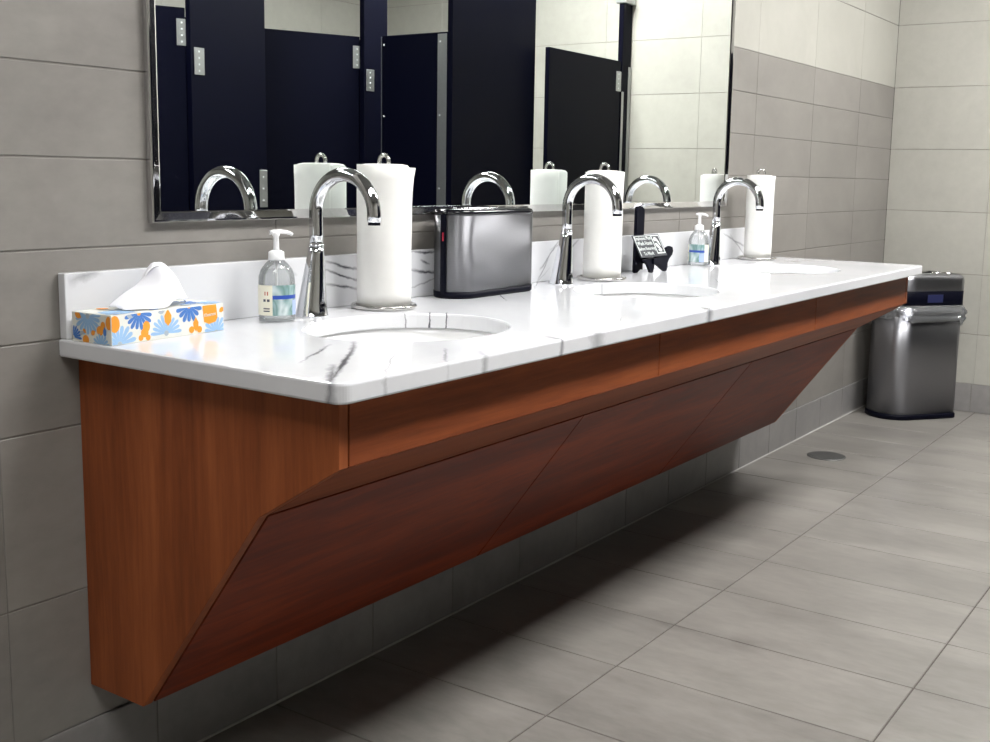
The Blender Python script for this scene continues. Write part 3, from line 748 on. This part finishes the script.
# ------------------------------------------------------------------ toilet stalls across the room (seen in the mirror)
DT = 1.78
def P2(x0, y0, x1, y1, z0, z1, th, m=None, bev=.002):
    """board standing along the line (x0,y0)-(x1,y1)"""
    a = Vector((x0, y0, 0)); d = Vector((x1 - x0, y1 - y0, 0)); ln_ = d.length; ang = math.atan2(d.y, d.x)
    b = B(); b.box((0, -th / 2, z0), (ln_, th / 2, z1), m or M['navy'], bev, 1); return b, a, ang
def board(name, label, cat, x0, y0, x1, y1, z0, z1, th=.025, group=None):
    b, a, ang = P2(x0, y0, x1, y1, z0, z1, th)
    t = thing(name, label, cat, (a.x, a.y, 0), group, ang)
    b.build('panel', t); return t, (Vector((x1 - x0, y1 - y0))).length
def hinge(t, x0, x1, z0, z1, th=.025, rows=4, side=1):
    b = B(); y = side * th / 2
    b.box((x0, y, z0), (x1, y + side * .003, z1), M['steel_matte'], .001, 1)
    xc = x0 + (x1 - x0) * .45
    o = b.build('hinge', t)
    for k in range(rows):
        z = z0 + (z1 - z0) * (k + .6) / (rows + .2)
        B().box((xc - .004, y + side * .003, z - .004), (xc + .004, y + side * .005, z + .004), M['screw'], .001, 1).build('screw', o)
    return o
gr = 'toilet stall doors'; gp = 'toilet stall pilasters'
# pilasters in the set-back row
py = -2.115
pz = [(2.20, 2.54, 'dark navy stall pilaster hidden left of the first door in mirror'), (3.118, 3.525, 'broad dark navy pilaster between two stall doors in mirror'), (4.165, 4.335, 'narrow dark navy pilaster beside the short partition in mirror')]
pil = []
for x0, x1, lb in pz:
    t, w = board('stall_pilaster', lb, 'toilet partition', x0, py, x1, py, .1, 2.10, .03, gp); pil.append((t, w))
    B().box((-.004, -.021, 0), (w + .004, .021, .1), M['steel_matte'], .001, 1).build('shoe', t)
hinge(pil[1][0], .016, .068, 1.514, 1.623, .03); hinge(pil[2][0], .014, .070, 1.522, 1.625, .03)
k = hinge(pil[1][0], .362, .407, .966, 1.130, .03, 3)
# doors, both swung slightly inwards about their right hinges
for hx_, lb in ((3.126, 'dark navy stall door at far left of the mirror'), (4.176, 'dark navy stall door below the pale tiles near the mirror middle')):
    a = math.radians(24); x1, y1 = hx_, py - .031; x0, y0_ = x1 - .60 * math.cos(a), y1 - .60 * math.sin(a)
    t, w = board('stall_door', lb, 'toilet stall door', x0, y0_, x1, y1, .30, DT, .025, gr)
    hinge(t, w - .036, w + .010, 1.628, 1.735)
    hinge(t, w - .066, w - .010, .42, .53)
    B().box((.03, .0125, .95), (.055, .035, 1.05), M['steel_matte'], .004, 2).build('door_pull', t)
# short partition stepping forward to the wide stall
px = 4.213
t, w = board('stall_partition', 'short dark navy partition with bolted channels between two pilasters in mirror', 'toilet partition', px, -2.020, px, -1.615, .30, DT, .025)
for x0, x1, zs in ((.004, .022, (1.737, 1.40, 1.06)), (w - .058, w - .004, (1.737, 1.40, 1.06))):
    o = B().box((x0, .0125, .30), (x1, .0150, DT - .008), M['navy' if x0 < .1 else 'steel_matte'], .0005, 1).build('wall_channel', t)
    xm = x0 + .014 if x0 < .1 else x0 + .016
    for z in zs: B().box((xm - .0045, .015, z - .0045), (xm + .0045, .018, z + .0045), M['screw'], .001, 1).build('bolt', o)
B().box((.0, .0128, .30), (.004, .0165, DT - .004), M['steel_matte']).build('edge_strip', t)
# front row of the wide stall
fyy = -1.60
t, w = board('stall_pilaster', 'very broad dark navy pilaster of the wide stall in mirror', 'toilet partition', 4.198, fyy, 4.888, fyy, .1, 2.10, .03, gp)
B().box((-.004, -.021, 0), (w + .004, .021, .1), M['steel_matte'], .001, 1).build('shoe', t)
t, w = board('stall_door', 'dark navy door of the wide stall by the end wall in mirror', 'toilet stall door', 4.915, -1.530, 5.690, -1.548, .30, DT, .025, gr)
hinge(t, w - .052, w + .006, 1.612, 1.722); hinge(t, w - .052, w + .006, .42, .53)
t, w = board('stall_pilaster', 'thin dark navy pilaster fixed to the pale end wall in mirror', 'toilet partition', 5.702, -1.548, 5.803, -1.548, .1, 2.10, .03, gp)
B().box((.0, .015, .5), (.024, .018, 1.612), M['steel_matte'], .001, 1).build('hinge', t)
B().box((w - .030, .015, .10), (w, .019, 1.755), M['steel_matte'], .001, 1).build('wall_channel', t)
B().box((-.01, -.035, 2.1005), (w, .035, 2.155), M['steel_matte'], .004, 2).build('headrail_bracket', t)
# dividers running back to the wall
for x, lb in ((2.37, 'dark navy divider left of the first stall'), (3.32, 'dark navy divider behind the broad pilaster'), (4.27, 'dark navy divider behind the narrow pilaster')):
    board('stall_divider', lb + ', running to the back wall', 'toilet partition', x, YB + .003, x, py - .0165, .30, DT, .025, 'toilet stall dividers')

# ------------------------------------------------------------------ camera
yaw, pitch, roll, f = .5939, -.1465, .0196, 1118.07; ppx, ppy = 523.13, 340.46
Fv = Vector((math.cos(pitch) * math.cos(yaw), math.cos(pitch) * math.sin(yaw), math.sin(pitch)))
r_ = Fv.cross(Vector((0, 0, 1))).normalized(); u_ = r_.cross(Fv)
Rv = r_ * math.cos(roll) + u_ * math.sin(roll); Uv = -r_ * math.sin(roll) + u_ * math.cos(roll)
cam = bpy.data.cameras.new('camera'); co = bpy.data.objects.new('camera', cam); COL.objects.link(co)
mw = Matrix((Rv, Uv, -Fv)).transposed().to_4x4(); mw.translation = Vector((0, -1.6955, 1.1283)); co.matrix_world = mw
cam.sensor_fit = 'HORIZONTAL'; cam.sensor_width = 36; cam.lens = f / 990 * 36
cam.shift_x = -(ppx - 495) / 990; cam.shift_y = (ppy - 371) / 990; cam.clip_start = .02
S.camera = co

# ------------------------------------------------------------------ world and view
w = bpy.data.worlds.new('room_air'); S.world = w; w.use_nodes = True
w.node_tree.nodes['Background'].inputs[0].default_value = (.5, .5, .55, 1); w.node_tree.nodes['Background'].inputs[1].default_value = .02
S.view_settings.view_transform = 'Standard'; S.view_settings.look = 'None'; S.view_settings.gamma = 1; S.view_settings.use_curve_mapping = False
S.view_settings.exposure = 0.0
S.cycles.use_denoising = True; S.cycles.max_bounces = 12; S.cycles.glossy_bounces = 6; S.cycles.transparent_max_bounces = 16
S.cycles.caustics_reflective = True; S.cycles.caustics_refractive = False
